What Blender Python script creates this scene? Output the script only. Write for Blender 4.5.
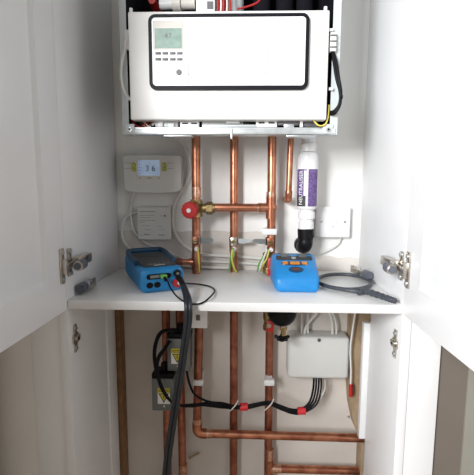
import bpy, bmesh, math, random
import numpy as np
from mathutils import Vector, Matrix, Euler

random.seed(7)
for o in list(bpy.data.objects):
    bpy.data.objects.remove(o)
scene = bpy.context.scene
COL = scene.collection

# ------------------------------------------------------------ camera
FPX = 400.0
CAM = Vector((0.03086, -1.07951, 0.22258))
ROT = Euler((1.4465, -0.0049, 0.03177), 'XYZ')
cd = bpy.data.cameras.new('camera')
cam = bpy.data.objects.new('camera', cd)
COL.objects.link(cam)
cam.location = CAM
cam.rotation_euler = ROT
cd.sensor_fit = 'HORIZONTAL'
cd.sensor_width = 36.0
cd.lens = 36.0 * FPX / 474.0
cd.clip_start = 0.01
scene.camera = cam

# ------------------------------------------------------------ light
world = bpy.data.worlds.new('room_daylight')
scene.world = world
world.use_nodes = True
wb = world.node_tree.nodes['Background']
wb.inputs[0].default_value = (1.0, 0.985, 0.95, 1)
wb.inputs[1].default_value = 0.27


def area(name, loc, target, sx, sy, power, col):
    l = bpy.data.lights.new(name, 'AREA')
    l.shape = 'RECTANGLE'
    l.size, l.size_y, l.energy, l.color = sx, sy, power, col
    o = bpy.data.objects.new(name, l)
    COL.objects.link(o)
    o.location = loc
    o.rotation_euler = (Vector(target) - Vector(loc)).to_track_quat('-Z', 'Y').to_euler()
    return o


area('window_daylight', (-1.22, -2.45, 0.80), (0.15, -0.2, 0.10), 0.8, 1.0, 100, (0.97, 0.985, 1.0))

scene.view_settings.view_transform = 'Standard'
scene.view_settings.look = 'None'
scene.view_settings.gamma = 1.0
scene.view_settings.use_curve_mapping = False
scene.view_settings.exposure = 0.40

# ------------------------------------------------------------ measuring
MR = ROT.to_matrix()


def ray(px, py):
    return MR @ Vector(((px - 237) / FPX, (237.5 - py) / FPX, -1))


def at(px, py, Y):
    """the point of the plane y = Y on the sight line measured in the photo"""
    d = ray(px, py)
    return CAM + d * ((Y - CAM.y) / d.y)


def atz(px, py, Z):
    d = ray(px, py)
    return CAM + d * ((Z - CAM.z) / d.z)


def atx(px, py, X):
    d = ray(px, py)
    return CAM + d * ((X - CAM.x) / d.x)


# ------------------------------------------------------------ materials
MATS = {}


def mat(name, col, rough=0.5, metal=0.0, noise=0.0, nscale=20.0, bump=0.0, emit=0.0, coat=0.0, trans=0.0, col2=None, spec=0.5):
    if name in MATS:
        return MATS[name]
    m = bpy.data.materials.new(name)
    m.use_nodes = True
    nt = m.node_tree
    b = nt.nodes['Principled BSDF']
    b.inputs['Roughness'].default_value = rough
    b.inputs['Metallic'].default_value = metal
    b.inputs['Coat Weight'].default_value = coat
    b.inputs['Specular IOR Level'].default_value = 0.15 if max(col) < 0.02 and spec == 0.5 else spec
    b.inputs['Transmission Weight'].default_value = trans
    c = (*col, 1)
    tc = nt.nodes.new('ShaderNodeTexCoord')
    n = nt.nodes.new('ShaderNodeTexNoise')
    n.inputs['Scale'].default_value = nscale
    n.inputs['Detail'].default_value = 5
    nt.links.new(tc.outputs['Object'], n.inputs['Vector'])
    r = nt.nodes.new('ShaderNodeValToRGB')
    r.color_ramp.elements[0].position = 0.35
    r.color_ramp.elements[1].position = 0.65
    k = col2 if col2 else tuple(x * (1 - noise) for x in col)
    r.color_ramp.elements[0].color = (*k, 1)
    r.color_ramp.elements[1].color = c
    nt.links.new(n.outputs['Fac'], r.inputs['Fac'])
    nt.links.new(r.outputs['Color'], b.inputs['Base Color'])
    if emit:
        nt.links.new(r.outputs['Color'], b.inputs['Emission Color'])
        b.inputs['Emission Strength'].default_value = emit
    if bump:
        bp = nt.nodes.new('ShaderNodeBump')
        bp.inputs['Strength'].default_value = bump
        bp.inputs['Distance'].default_value = 0.002
        nt.links.new(n.outputs['Fac'], bp.inputs['Height'])
        nt.links.new(bp.outputs['Normal'], b.inputs['Normal'])
    MATS[name] = m
    return m


M_board = mat('white_melamine', (0.82, 0.82, 0.825), 0.38, noise=0.03, nscale=8)
M_door = mat('satin_white_paint', (0.81, 0.81, 0.815), 0.30, noise=0.03, nscale=6)
M_shelf = mat('white_shelf_board', (0.80, 0.80, 0.795), 0.35, noise=0.03, nscale=10)
M_boilw = mat('boiler_white', (0.76, 0.75, 0.73), 0.35, noise=0.02)
M_panelw = mat('gloss_white', (0.86, 0.86, 0.87), 0.3, noise=0.01)
M_black = mat('black_plastic', (0.007, 0.007, 0.009), 0.42, noise=0.2)
M_foam = mat('black_foam', (0.008, 0.007, 0.011), 0.9, noise=0.3)
M_bezel = mat('charcoal_bezel', (0.008, 0.008, 0.012), 0.45, noise=0.1)
M_zinc = mat('galvanised_steel', (0.66, 0.69, 0.70), 0.38, 0.75, noise=0.18, nscale=60)
M_paintsteel = mat('painted_steel', (0.60, 0.64, 0.65), 0.4, 0.2, noise=0.08, nscale=30)
M_nickel = mat('nickel', (0.62, 0.58, 0.52), 0.28, 1.0, noise=0.25, nscale=70)
M_damper = mat('grey_damper_plastic', (0.11, 0.12, 0.15), 0.45, noise=0.2)
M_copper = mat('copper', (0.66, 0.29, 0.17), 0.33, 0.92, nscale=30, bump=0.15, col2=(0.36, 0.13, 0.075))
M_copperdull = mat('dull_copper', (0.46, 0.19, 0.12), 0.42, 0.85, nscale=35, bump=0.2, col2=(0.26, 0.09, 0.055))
M_solder = mat('soldered_copper', (0.80, 0.52, 0.38), 0.3, 0.9, nscale=90, bump=0.3, col2=(0.48, 0.22, 0.14))
M_brass = mat('brass', (0.48, 0.35, 0.16), 0.36, 0.95, nscale=90, bump=0.2, col2=(0.24, 0.17, 0.08))
M_red = mat('red_plastic', (0.50, 0.022, 0.022), 0.4, noise=0.2)
M_redtape = mat('red_tape', (0.70, 0.03, 0.04), 0.4, noise=0.15)
M_white = mat('white_plastic', (0.80, 0.80, 0.80), 0.35, noise=0.02)
M_cream = mat('cream_plastic', (0.66, 0.63, 0.58), 0.4, noise=0.04)
M_greypl = mat('pale_grey_plastic', (0.66, 0.66, 0.635), 0.42, noise=0.03)
M_cable = mat('grey_cable', (0.72, 0.71, 0.68), 0.5, noise=0.08, nscale=60)
M_green = mat('green_insulation', (0.16, 0.42, 0.10), 0.45, noise=0.2, nscale=60)
M_yellow = mat('yellow_insulation', (0.70, 0.60, 0.10), 0.45, noise=0.15, nscale=60)
M_blue = mat('blue_rubber', (0.012, 0.20, 0.46), 0.5, noise=0.12, nscale=60)
M_blue2 = mat('bright_blue_plastic', (0.015, 0.24, 0.60), 0.42, noise=0.08, nscale=60)
M_navy = mat('navy_rubber', (0.012, 0.055, 0.12), 0.5, noise=0.2)
M_face = mat('charcoal_face', (0.05, 0.054, 0.058), 0.45, noise=0.35, nscale=120, spec=0.25)
M_hose = mat('dark_hose', (0.014, 0.018, 0.024), 0.4, noise=0.25, nscale=80)
M_probe = mat('slate_probe', (0.06, 0.068, 0.082), 0.42, noise=0.25, nscale=90)
M_lcd = mat('green_lcd', (0.24, 0.34, 0.29), 0.25, nscale=60, emit=0.06, col2=(0.17, 0.26, 0.22))
M_lcdb = mat('blue_lcd', (0.36, 0.46, 0.62), 0.25, nscale=60, emit=0.25, col2=(0.30, 0.39, 0.55))
M_ink = mat('dark_ink', (0.03, 0.04, 0.045), 0.6)
M_inkgrey = mat('grey_ink', (0.16, 0.16, 0.17), 0.6)
M_inkpale = mat('pale_grey_ink', (0.36, 0.36, 0.38), 0.6)
M_button = mat('grey_button', (0.12, 0.12, 0.125), 0.5)
M_lime = mat('lime_button', (0.42, 0.46, 0.06), 0.35)
M_purple = mat('purple_label', (0.19, 0.11, 0.33), 0.4, nscale=220, col2=(0.07, 0.045, 0.13))
M_labelw = mat('white_label', (0.86, 0.86, 0.85), 0.4)
M_yelllab = mat('yellow_label', (0.62, 0.52, 0.03), 0.45)
M_greybox = mat('grey_metal_box', (0.19, 0.205, 0.20), 0.45, 0.4, noise=0.12, nscale=30)
M_wood = mat('bare_timber', (0.30, 0.17, 0.075), 0.7, nscale=35, bump=0.3, col2=(0.20, 0.10, 0.04))
M_woodpale = mat('pale_timber', (0.46, 0.34, 0.22), 0.7, nscale=35, bump=0.3, col2=(0.36, 0.25, 0.15))
M_orange = mat('orange_button', (0.80, 0.30, 0.03), 0.4, noise=0.3, nscale=200)
M_taupe = mat('taupe_wall', (0.16, 0.135, 0.112), 0.8, noise=0.06, nscale=10)
M_taupe2 = mat('pale_taupe_trim', (0.27, 0.26, 0.22), 0.8, noise=0.06, nscale=10)
M_sidewall = mat('off_white_paint', (0.78, 0.75, 0.71), 0.6, noise=0.05, nscale=7)
M_floor = mat('wood_floor', (0.33, 0.24, 0.16), 0.5, noise=0.3, nscale=9)
M_ceiling = mat('white_ceiling', (0.8, 0.8, 0.79), 0.8, noise=0.03)


def wall_material():
    """painted plaster above, bare pinkish plaster below a ragged paint line"""
    m = bpy.data.materials.new('painted_and_bare_plaster')
    m.use_nodes = True
    nt = m.node_tree
    L = nt.links.new
    b = nt.nodes['Principled BSDF']
    b.inputs['Roughness'].default_value = 0.75
    tc = nt.nodes.new('ShaderNodeTexCoord')
    sep = nt.nodes.new('ShaderNodeSeparateXYZ')
    L(tc.outputs['Object'], sep.inputs[0])
    n = nt.nodes.new('ShaderNodeTexNoise')
    n.inputs['Scale'].default_value = 14
    n.inputs['Detail'].default_value = 4
    L(tc.outputs['Object'], n.inputs['Vector'])

    def math_(op, a, c):
        k = nt.nodes.new('ShaderNodeMath')
        k.operation = op
        for i, v in enumerate((a, c)):
            if hasattr(v, 'links'):
                L(v, k.inputs[i])
            else:
                k.inputs[i].default_value = v
        return k.outputs[0]

    right = math_('GREATER_THAN', sep.outputs['X'], 0.075)
    lim = math_('SUBTRACT', 0.105, math_('MULTIPLY', right, 0.068))
    lim = math_('ADD', lim, math_('MULTIPLY', math_('SUBTRACT', n.outputs['Fac'], 0.5), 0.02))
    bare = math_('LESS_THAN', sep.outputs['Z'], lim)
    n2 = nt.nodes.new('ShaderNodeTexNoise')
    n2.inputs['Scale'].default_value = 5
    n2.inputs['Detail'].default_value = 6
    L(tc.outputs['Object'], n2.inputs['Vector'])
    rp = nt.nodes.new('ShaderNodeValToRGB')
    rp.color_ramp.elements[0].color = (0.60, 0.555, 0.51, 1)
    rp.color_ramp.elements[0].position = 0.3
    rp.color_ramp.elements[1].color = (0.73, 0.69, 0.64, 1)
    rp.color_ramp.elements[1].position = 0.6
    L(n2.outputs['Fac'], rp.inputs['Fac'])
    mix = nt.nodes.new('ShaderNodeMix')
    mix.data_type = 'RGBA'
    L(bare, mix.inputs[0])
    mix.inputs[6].default_value = (0.87, 0.865, 0.84, 1)
    L(rp.outputs['Color'], mix.inputs[7])
    L(mix.outputs[2], b.inputs['Base Color'])
    bp = nt.nodes.new('ShaderNodeBump')
    bp.inputs['Strength'].default_value = 0.15
    bp.inputs['Distance'].default_value = 0.003
    L(n2.outputs['Fac'], bp.inputs['Height'])
    L(bp.outputs['Normal'], b.inputs['Normal'])
    return m


M_wall = wall_material()


# ------------------------------------------------------------ mesh builder
class MB:
    def __init__(self):
        self.bm = bmesh.new()
        self.mats = []

    def _mi(self, m):
        if m not in self.mats:
            self.mats.append(m)
        return self.mats.index(m)

    def _add(self, fn, m, smooth, M=None):
        before = set(self.bm.faces)
        vb = set(self.bm.verts)
        fn()
        i = self._mi(m)
        for f in self.bm.faces:
            if f not in before:
                f.material_index = i
                f.smooth = smooth
        nv = [v for v in self.bm.verts if v not in vb]
        if M is not None:
            bmesh.ops.transform(self.bm, matrix=M, verts=nv)
        return nv

    def box(self, x0, x1, y0, y1, z0, z1, m, bev=0.0, seg=2, M=None):
        def fn():
            r = bmesh.ops.create_cube(self.bm, size=1)
            vs = r['verts']
            for v in vs:
                v.co = Vector((x0 + (v.co.x + .5) * (x1 - x0), y0 + (v.co.y + .5) * (y1 - y0), z0 + (v.co.z + .5) * (z1 - z0)))
            if bev:
                es = list({e for v in vs for e in v.link_edges})
                bmesh.ops.bevel(self.bm, geom=es, offset=bev, segments=seg, affect='EDGES', profile=0.5)
        self._add(fn, m, bool(bev), M)
        return self

    def cyl(self, p0, p1, r0, m, r1=None, seg=24, smooth=True, bev=0.0):
        p0, p1 = Vector(p0), Vector(p1)
        r1 = r0 if r1 is None else r1
        d = p1 - p0
        T = Matrix.Translation((p0 + p1) / 2) @ d.to_track_quat('Z', 'Y').to_matrix().to_4x4()

        def fn():
            bmesh.ops.create_cone(self.bm, cap_ends=True, segments=seg, radius1=r0, radius2=r1, depth=d.length)
        nv = self._add(fn, m, smooth, T)
        for v in nv:
            for f in v.link_faces:
                if len(f.verts) > 4:
                    f.smooth = False
        if bev:
            es = list({e for v in nv for e in v.link_edges if any(len(f.verts) > 4 for f in e.link_faces)})
            bmesh.ops.bevel(self.bm, geom=es, offset=bev, segments=2, affect='EDGES')
        return self

    def sphere(self, c, r, m, sc=(1, 1, 1)):
        T = Matrix.Translation(Vector(c)) @ Matrix.Diagonal((sc[0], sc[1], sc[2], 1))
        self._add(lambda: bmesh.ops.create_uvsphere(self.bm, u_segments=20, v_segments=12, radius=r), m, True, T)
        return self

    def lathe(self, prof, m, c=(0, 0, 0), axis='Z', seg=32, direction=None):
        """prof: list of (radius, height)"""
        q = Vector(direction).normalized().to_track_quat('Z', 'Y') if direction else Vector((0, 0, 1)).to_track_quat('Z', 'Y')
        T = Matrix.Translation(Vector(c)) @ q.to_matrix().to_4x4()

        def fn():
            rings = []
            for r, h in prof:
                rings.append([self.bm.verts.new((r * math.cos(2 * math.pi * i / seg), r * math.sin(2 * math.pi * i / seg), h)) for i in range(seg)])
            for a, b in zip(rings, rings[1:]):
                for i in range(seg):
                    j = (i + 1) % seg
                    self.bm.faces.new((a[i], a[j], b[j], b[i]))
            self.bm.faces.new(rings[0][::-1])
            self.bm.faces.new(rings[-1])
        self._add(fn, m, True, T)
        return self

    def prism(self, pts, y0, y1, m, M=None, smooth=False):
        """outline in x,z pushed from y0 to y1"""
        def fn():
            a = [self.bm.verts.new((x, y0, z)) for x, z in pts]
            b = [self.bm.verts.new((x, y1, z)) for x, z in pts]
            self.bm.faces.new(a)
            self.bm.faces.new(b[::-1])
            for i in range(len(pts)):
                j = (i + 1) % len(pts)
                self.bm.faces.new((a[j], a[i], b[i], b[j]))
        self._add(fn, m, smooth, M)
        return self

    def ring(self, outer, inner, y0, y1, m, M=None):
        def fn():
            n = len(outer)
            V = lambda pts, y: [self.bm.verts.new((x, y, z)) for x, z in pts]
            oa, ob, ia, ib = V(outer, y0), V(outer, y1), V(inner, y0), V(inner, y1)
            for i in range(n):
                j = (i + 1) % n
                self.bm.faces.new((oa[i], oa[j], ia[j], ia[i]))
                self.bm.faces.new((ob[j], ob[i], ib[i], ib[j]))
                self.bm.faces.new((oa[j], oa[i], ob[i], ob[j]))
                self.bm.faces.new((ia[i], ia[j], ib[j], ib[i]))
        self._add(fn, m, False, M)
        return self

    def tube(self, pts, r, m, smooth=True, seg=12, curve=True, n=8):
        pts = [Vector(p) for p in pts]
        if curve and len(pts) > 2:
            q = []
            P = [pts[0] * 2 - pts[1]] + pts + [pts[-1] * 2 - pts[-2]]
            for i in range(1, len(P) - 2):
                for k in range(n):
                    t = k / n
                    a, b, c, d = P[i - 1], P[i], P[i + 1], P[i + 2]
                    q.append(0.5 * ((2 * b) + (c - a) * t + (2 * a - 5 * b + 4 * c - d) * t * t + (3 * b - a - 3 * c + d) * t ** 3))
            q.append(pts[-1])
            pts = q

        def fn():
            t0 = (pts[1] - pts[0]).normalized()
            u = t0.orthogonal().normalized()
            rings = []
            for i, p in enumerate(pts):
                t = (pts[min(i + 1, len(pts) - 1)] - pts[max(i - 1, 0)]).normalized()
                u = (u - t * u.dot(t)).normalized()
                w = t.cross(u)
                rr = r(i / (len(pts) - 1)) if callable(r) else r
                rings.append([self.bm.verts.new(p + (u * math.cos(2 * math.pi * k / seg) + w * math.sin(2 * math.pi * k / seg)) * rr) for k in range(seg)])
            for a, b in zip(rings, rings[1:]):
                for k in range(seg):
                    j = (k + 1) % seg
                    self.bm.faces.new((a[k], a[j], b[j], b[k]))
            self.bm.faces.new(rings[0][::-1])
            self.bm.faces.new(rings[-1])
        self._add(fn, m, smooth)
        return self

    def build(self, name, parent=None, loc=None):
        bmesh.ops.recalc_face_normals(self.bm, faces=self.bm.faces)
        me = bpy.data.meshes.new(name)
        self.bm.to_mesh(me)
        self.bm.free()
        for m in self.mats:
            me.materials.append(m)
        try:
            me.set_sharp_from_angle(angle=math.radians(40))
        except Exception:
            pass
        o = bpy.data.objects.new(name, me)
        COL.objects.link(o)
        if parent:
            o.parent = parent
            o.matrix_parent_inverse = world_of(parent).inverted()
        return o


def world_of(o):
    m = Matrix.LocRotScale(o.location, o.rotation_euler.to_quaternion(), o.scale)
    if o.parent:
        return world_of(o.parent) @ o.matrix_parent_inverse @ m
    return m


def thing(name, label, cat, loc=(0, 0, 0), group=None):
    o = bpy.data.objects.new(name, None)
    COL.objects.link(o)
    o.location = loc
    o.empty_display_size = 0.02
    return tag(o, label, cat, group)


def tag(o, label, cat, group=None):
    o['label'] = label
    o['category'] = cat
    if group:
        o['group'] = group
    return o


def struct(o):
    o['kind'] = 'structure'
    return o


def text(s, p, size, m, parent, rot=(math.pi / 2, 0, 0), name='lettering', align='CENTER', ext=0.0001):
    c = bpy.data.curves.new(name, 'FONT')
    c.body = s
    c.size = size
    c.extrude = ext
    c.align_x = align
    c.align_y = 'CENTER'
    c.materials.append(m)
    tmp = bpy.data.objects.new(name, c)
    COL.objects.link(tmp)
    bpy.context.view_layer.update()
    me = bpy.data.meshes.new_from_object(tmp.evaluated_get(bpy.context.evaluated_depsgraph_get()))
    me.name = name
    bpy.data.objects.remove(tmp)
    o = bpy.data.objects.new(name, me)
    COL.objects.link(o)
    o.location = p
    o.rotation_euler = rot
    if parent:
        o.parent = parent
        o.matrix_parent_inverse = world_of(parent).inverted()
    return o


def rrect(x0, x1, z0, z1, r, n=6):
    pts = []
    for cx, cz, a0 in ((x1 - r, z1 - r, 0), (x0 + r, z1 - r, 90), (x0 + r, z0 + r, 180), (x1 - r, z0 + r, 270)):
        for i in range(n + 1):
            a = math.radians(a0 + 90 * i / n)
            pts.append((cx + r * math.cos(a), cz + r * math.sin(a)))
    return pts


W = 0.3275     # half the cupboard's inner width
D = 0.323      # its depth
T = 0.018      # board thickness
ZT, ZB = 0.80, -0.98

# ------------------------------------------------------------ structure
struct(MB().box(-W - 0.6, W + 0.4, 0, 0.1, ZB, ZT + 0.4, M_wall).build('wall_back'))
struct(MB().box(-1.4, -W - T - 0.0612, -D + 0.004, -0.0005, ZB, ZT + 0.4, M_sidewall).build('wall_left'))
wr = MB().box(0.467, 1.6, -0.314, 0.1, ZB, ZT + 0.4, M_taupe2)
struct(wr.build('trim_1'))
struct(MB().box(W + T + 0.03, 0.467, -0.310, -0.0005, ZB, ZT + 0.4, M_taupe).build('wall_right'))
struct(MB().box(-1.02, -0.92, -1.62, -D + 0.006, ZB, ZT + 0.4, M_sidewall).build('light_blocker_tall'))  # unseen upright slab, added to keep window light off the left side
struct(MB().box(-0.92, -0.47, -1.28, -0.36, ZB, 0.32, M_sidewall).build('light_blocker_low'))  # unseen low block of guessed shape, added to shade the lower left
struct(MB().box(-4, 4, -6, 0.1, ZB - 0.05, ZB, M_floor).build('floor'))

# ------------------------------------------------------------ cupboard
cup = thing('cupboard', 'white built-in cupboard with both upper doors swung open around the boiler', 'cupboard', (0, -D / 2, ZB))
for s in (-1, 1):
    b = MB()
    zc = -T - 0.0005
    b.box(min(s * W, s * (W + T)), max(s * W, s * (W + T)), -D, -0.004, zc, ZT, M_board, 0.0006)
    yb = -0.062 if s < 0 else -0.128
    b.box(min(s * W, s * (W + T)), max(s * W, s * (W + T)), -D, yb, ZB, zc, M_board, 0.0006)
    b.build('side_panel', cup)
    x0, x1 = s * (W + T + 0.0005), s * (W + T + 0.061)
    MB().box(min(x0, x1), max(x0, x1), -D + 0.003, -D + 0.021, ZB, ZT, M_board, 0.001).build('face_frame', cup)
scr = MB().box(-W - 0.001, -W + 0.0035, -0.121, -0.0635, ZB, -0.02, M_board, 0.0006)
scr.build('scribing_strip', cup)


def make_door(s):
    th = math.radians(0.97 if s < 0 else 0.72)
    b = MB()
    w, z0, z1, sw, rw, rec = 0.315, -0.0185, 0.80, 0.0665, 0.0655, 0.007
    t = 0.019
    # local: along = distance from the hinge edge (a), depth = out of the inner face (negative outward)
    def P(a, d, z):
        u = Vector((s * math.sin(th), -math.cos(th), 0))
        n = Vector((s * math.cos(th), s * 0 + math.sin(th), 0))
        return Vector((s * W, -D - 0.001, 0)) + u * a + n * d + Vector((0, 0, z))
    bm = b.bm
    i = b._mi(M_door)
    bev = 0.006

    def rect(a0, a1, zz0, zz1, d):
        return [bm.verts.new(P(a, d, z)) for a, z in ((a0, zz0), (a1, zz0), (a1, zz1), (a0, zz1))]
    o = rect(0, w, z0, z1, 0.0)
    i1 = rect(sw, w - sw, z0 + rw, z1 - rw, 0.0)
    i2 = rect(sw + bev, w - sw - bev, z0 + rw + bev, z1 - rw - bev, rec)
    bk = rect(0, w, z0, z1, t)
    for A, B in ((o, i1), (i1, i2)):
        for k in range(4):
            j = (k + 1) % 4
            bm.faces.new((A[k], A[j], B[j], B[k]))
    bm.faces.new(i2)
    for k in range(4):
        j = (k + 1) % 4
        bm.faces.new((o[k], o[j], bk[j], bk[k]))
    bm.faces.new(bk)
    d = b.build('door', cup)
    # concealed hinge: plate on the door, arm with damper, plate on the side panel
    zc = 0.072
    h = MB()
    X = lambda q: s * (W - q)       # q metres into the cupboard

    def hb(q0, q1, y0, y1, za, zb_, m, bv=0.0008):
        h.box(min(X(q0), X(q1)), max(X(q0), X(q1)), y0, y1, za, zb_, m, bv)
    hb(0.0, 0.0035, -D - 0.024, -D - 0.009, zc - 0.034, zc + 0.034, M_nickel)     # door flange
    hb(0.002, 0.012, -D - 0.020, -D - 0.012, zc - 0.016, zc + 0.014, M_nickel)
    for dz in (-0.026, 0.026):
        h.cyl((X(0.003), -D - 0.0165, zc + dz), (X(0.006), -D - 0.0165, zc + dz), 0.0042, M_zinc)
    
    hb(0.008, 0.013, -D - 0.016, -D + 0.020, zc - 0.006, zc + 0.005, M_nickel)
    hb(0.0, 0.004, -D + 0.007, -D + 0.021, zc - 0.026, zc + 0.030, M_nickel)      # panel plate
    for dz in (-0.02, 0.024):
        h.cyl((X(0.003), -D + 0.014, zc + dz), (X(0.007), -D + 0.014, zc + dz), 0.0045, M_zinc)
    hb(0.004, 0.021, -D + 0.021, -D + 0.082, zc - 0.008, zc + 0.011, M_nickel, 0.002)
    h.cyl((X(0.0245), -D - 0.002, zc - 0.003), (X(0.0245), -D + 0.028, zc - 0.003), 0.0102, M_damper, bev=0.003)
    h.build('hinge', d)


make_door(-1)
make_door(1)
for s in (-1, 1):
    h = MB()
    X = lambda q: s * (W - q)
    zc, yc = -0.087, -0.298
    outline = [(-0.005, -.029), (.005, -.029), (.006, -.012), (.013, -.008), (.013, .008), (.006, .012), (.005, .029), (-.005, .029), (-.006, .012), (-.012, .006), (-.012, -.006), (-.006, -.012)]
    M = Matrix.Translation((X(0.0015), yc, zc)) @ Matrix.Rotation(math.pi / 2, 4, 'Z')
    h.prism(outline, -0.0018, 0.0018, M_nickel, M)
    for dz in (-0.021, 0.021):
        h.cyl((X(0.003), yc, zc + dz), (X(0.0055), yc, zc + dz), 0.0042, M_zinc)
        h.cyl((X(0.0055), yc, zc + dz), (X(0.006), yc, zc + dz), 0.0017, M_black)
    h.cyl((X(0.003), yc, zc), (X(0.009), yc, zc), 0.0062, M_nickel)
    h.cyl((X(0.009), yc, zc), (X(0.0095), yc, zc), 0.0030, M_black)
    h.box(min(X(.003), X(.008)), max(X(.003), X(.008)), yc + 0.005, yc + 0.012, zc - 0.005, zc + 0.006, M_nickel, 0.001)
    h.build('mounting_plate', cup)

sh = MB().box(-W + 0.0005, W - 0.0005, -D, -0.012, -T, 0, M_shelf, 0.0012).build('shelf')
tag(sh, 'white board shelf across the cupboard carrying both blue instruments', 'shelf')

bt = MB().box(-W - 0.012, -0.3195, -0.045, -0.001, ZB, -T - 0.001, M_wood, 0.001).build('timber_batten')
tag(bt, 'bare brown timber batten upright at the back left under the shelf', 'batten')
b = MB()
pl = [(0.307, -T - 0.001), (0.3525, -T - 0.001), (0.3525, ZB), (0.3470, ZB), (0.344, -0.468), (0.325, -0.43), (0.311, -0.37), (0.304, -0.30), (0.303, -0.2), (0.304, -0.1)]
b.prism(pl[::-1], -0.047, -0.001, M_woodpale)
tag(b.build('timber_batten'), 'pale bare timber batten upright at the back right beside the white junction box', 'batten')
b = MB().box(0.3135, 0.338, -0.126, -0.108, -0.409, -0.1055, M_board, 0.001)
b.box(0.337, 0.352, -0.127, -0.115, -0.43, -0.02, M_board)
tag(b.build('edge_strip'), 'short white board strip fixed behind the right side panel below shelf', 'board')

# ------------------------------------------------------------ boiler
BY = -0.235
boiler = thing('boiler', 'white wall-hung boiler with its front cover off and fascia showing', 'boiler', (-0.013, -0.12, 0.331))
x0, x1, z0, z1 = -0.2345, 0.2085, 0.3305, 0.80
b = MB()
b.box(x0, x0 + 0.0015, BY, BY + .03, z0, z1, M_paintsteel)
b.box(x0, x0 + 0.0015, BY + .03, -0.002, z0 + .036, z1, M_paintsteel)
b.box(x1 - 0.0015, x1, BY, BY + .03, z0, z1, M_paintsteel)
b.box(x1 - 0.0015, x1, BY + .03, -0.002, z0 + .036, z1, M_paintsteel)
b.box(x0 + .0015, x0 + 0.0135, BY, BY + 0.0015, z0, z1, M_paintsteel)
b.box(x1 - 0.0155, x1 - .0015, BY, BY + 0.0015, z0, z1, M_paintsteel)
b.box(x0 + .002, x1 - .002, -0.0985, -0.097, z0 + 0.024, z1, M_paintsteel)
b.build('casing', boiler)
b = MB()
b.box(x0 + 0.004, x0 + 0.013, BY + 0.003, -0.10, z0 + 0.02, z1, M_foam)
b.box(x1 - 0.013, x1 - 0.004, BY + 0.003, -0.10, z0 + 0.02, z1, M_foam)
b.box(x0 + .013, x1 - .013, -0.104, -0.099, z0 + 0.023, z1, M_foam)
b.build('insulation_lining', boiler)
b = MB()
b.box(x0 + .001, x1 - .001, BY + 0.001, BY + 0.030, z0 + .0005, z0 + 0.002, M_zinc)
b.box(x0 + .001, x1 - .001, -0.012, -0.001, z0 + 0.034, z0 + 0.05, M_zinc)
b.box(x0 + 0.004, x1 - 0.004, BY - 0.0025, BY - 0.0005, z0 + 0.001, z0 + 0.0125, M_zinc, 0.0006)
b.box(x0 + 0.013, x1 - 0.013, BY - 0.001, BY + 0.012, z0 + 0.0125, z0 + 0.0145, M_zinc)
for x in (x0 + 0.018, x1 - 0.018):
    b.box(x - 0.012, x + 0.008, BY - 0.0045, BY - 0.0025, z0 + 0.002, z0 + 0.021, M_paintsteel, 0.0006)
    b.cyl((x - 0.001, BY - 0.0045, z0 + 0.010), (x - 0.001, BY - 0.0075, z0 + 0.010), 0.005, M_zinc, seg=6)
    b.cyl((x - 0.001, BY - 0.0075, z0 + 0.010), (x - 0.001, BY - 0.008, z0 + 0.010), 0.0022, M_black)
for x in (-0.12, 0.135):
    b.box(x - 0.03, x + 0.03, BY + 0.002, BY + 0.03, z0 - 0.0035, z0, M_zinc, 0.001)
b.box(-0.0095, -0.0055, BY - 0.0045, BY - 0.002, z0 - 0.009, z0 + 0.012, M_zinc, 0.0005)
b.build('base_tray', boiler)

# innards seen above the fascia and in the slot below it
b = MB()
c = at(154, 4, -0.16); b.cyl(c + Vector((0, 0.03, 0)), c - Vector((0, 0.02, 0)), 0.011, M_red, r1=0.008)
b.build('pressure_knob', boiler)
b = MB()
b.cyl(at(160, 4.5, -0.18), at(174, 4.0, -0.18), 0.0105, M_white)
b.cyl(at(173, 4.0, -0.18), at(181, 4.0, -0.18), 0.0155, M_cream)
b.cyl(at(181, 4.0, -0.18), at(195, 3.6, -0.18), 0.011, M_cream)
b.build('flow_sensor', boiler)
p, q = at(196, 12, -0.20), at(215, 12, -0.20)
b = MB().box(p.x, q.x, -0.20, -0.14, 0.54, 0.70, M_white, 0.002)
p = at(210, 5, -0.2015)
b.box(p.x - .006, p.x + .006, -0.202, -0.2, p.z - .007, p.z + .007, M_button)
b.build('gas_valve', boiler)
b = MB()
for px, m in ((217, M_red), (220, M_cable), (222.5, M_red), (226, M_cream), (229, M_red)):
    a = at(px, 12, -0.205)
    b.tube([a + Vector((0, 0, -.02)), a + Vector((0.002, 0.004, .02)), a + Vector((-.002, 0.01, .06)), a + Vector((0, 0.05, .2))], 0.0022, m)
b.build('wiring_loom', boiler)
b = MB()
a = at(236, 5, -0.15); b.cyl(a + Vector((0, 0, -0.1)), a + Vector((0, 0, 0.2)), 0.017, M_paintsteel)
for px in (262, 285, 305):
    a = at(px, 5, -0.13); b.cyl(a + Vector((0, 0, -0.1)), a + Vector((0, 0, 0.2)), 0.019, M_foam)
b.tube([at(237, 9, -.2), at(246, 7, -.2), at(258, 2, -.2), at(262, -8, -.2)], 0.002, M_red)
b.build('heat_exchanger', boiler)
b = MB()
YS = BY + 0.006
def slot(px0, px1, py0, py1, m, dy=0.0, th=0.01):
    a, c = at(px0, py0, YS + dy), at(px1, py1, YS + dy)
    b.box(a.x, c.x, YS + dy, YS + dy + th, min(a.z, c.z), max(a.z, c.z), m, 0.0008)
slot(180, 199, 121.5, 127.5, M_white)
for a_ in (182, 191):
    slot(a_, a_ + 6, 122.5, 124, M_black, -0.001, 0.002)
slot(202, 257, 124.5, 127, M_paintsteel)
slot(256, 277, 120.5, 127, M_white)
for a_ in (258.5, 268.5):
    slot(a_, a_ + 6, 122, 123.5, M_black, -0.001, 0.002)
slot(278, 299, 122, 125, M_button)
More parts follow.
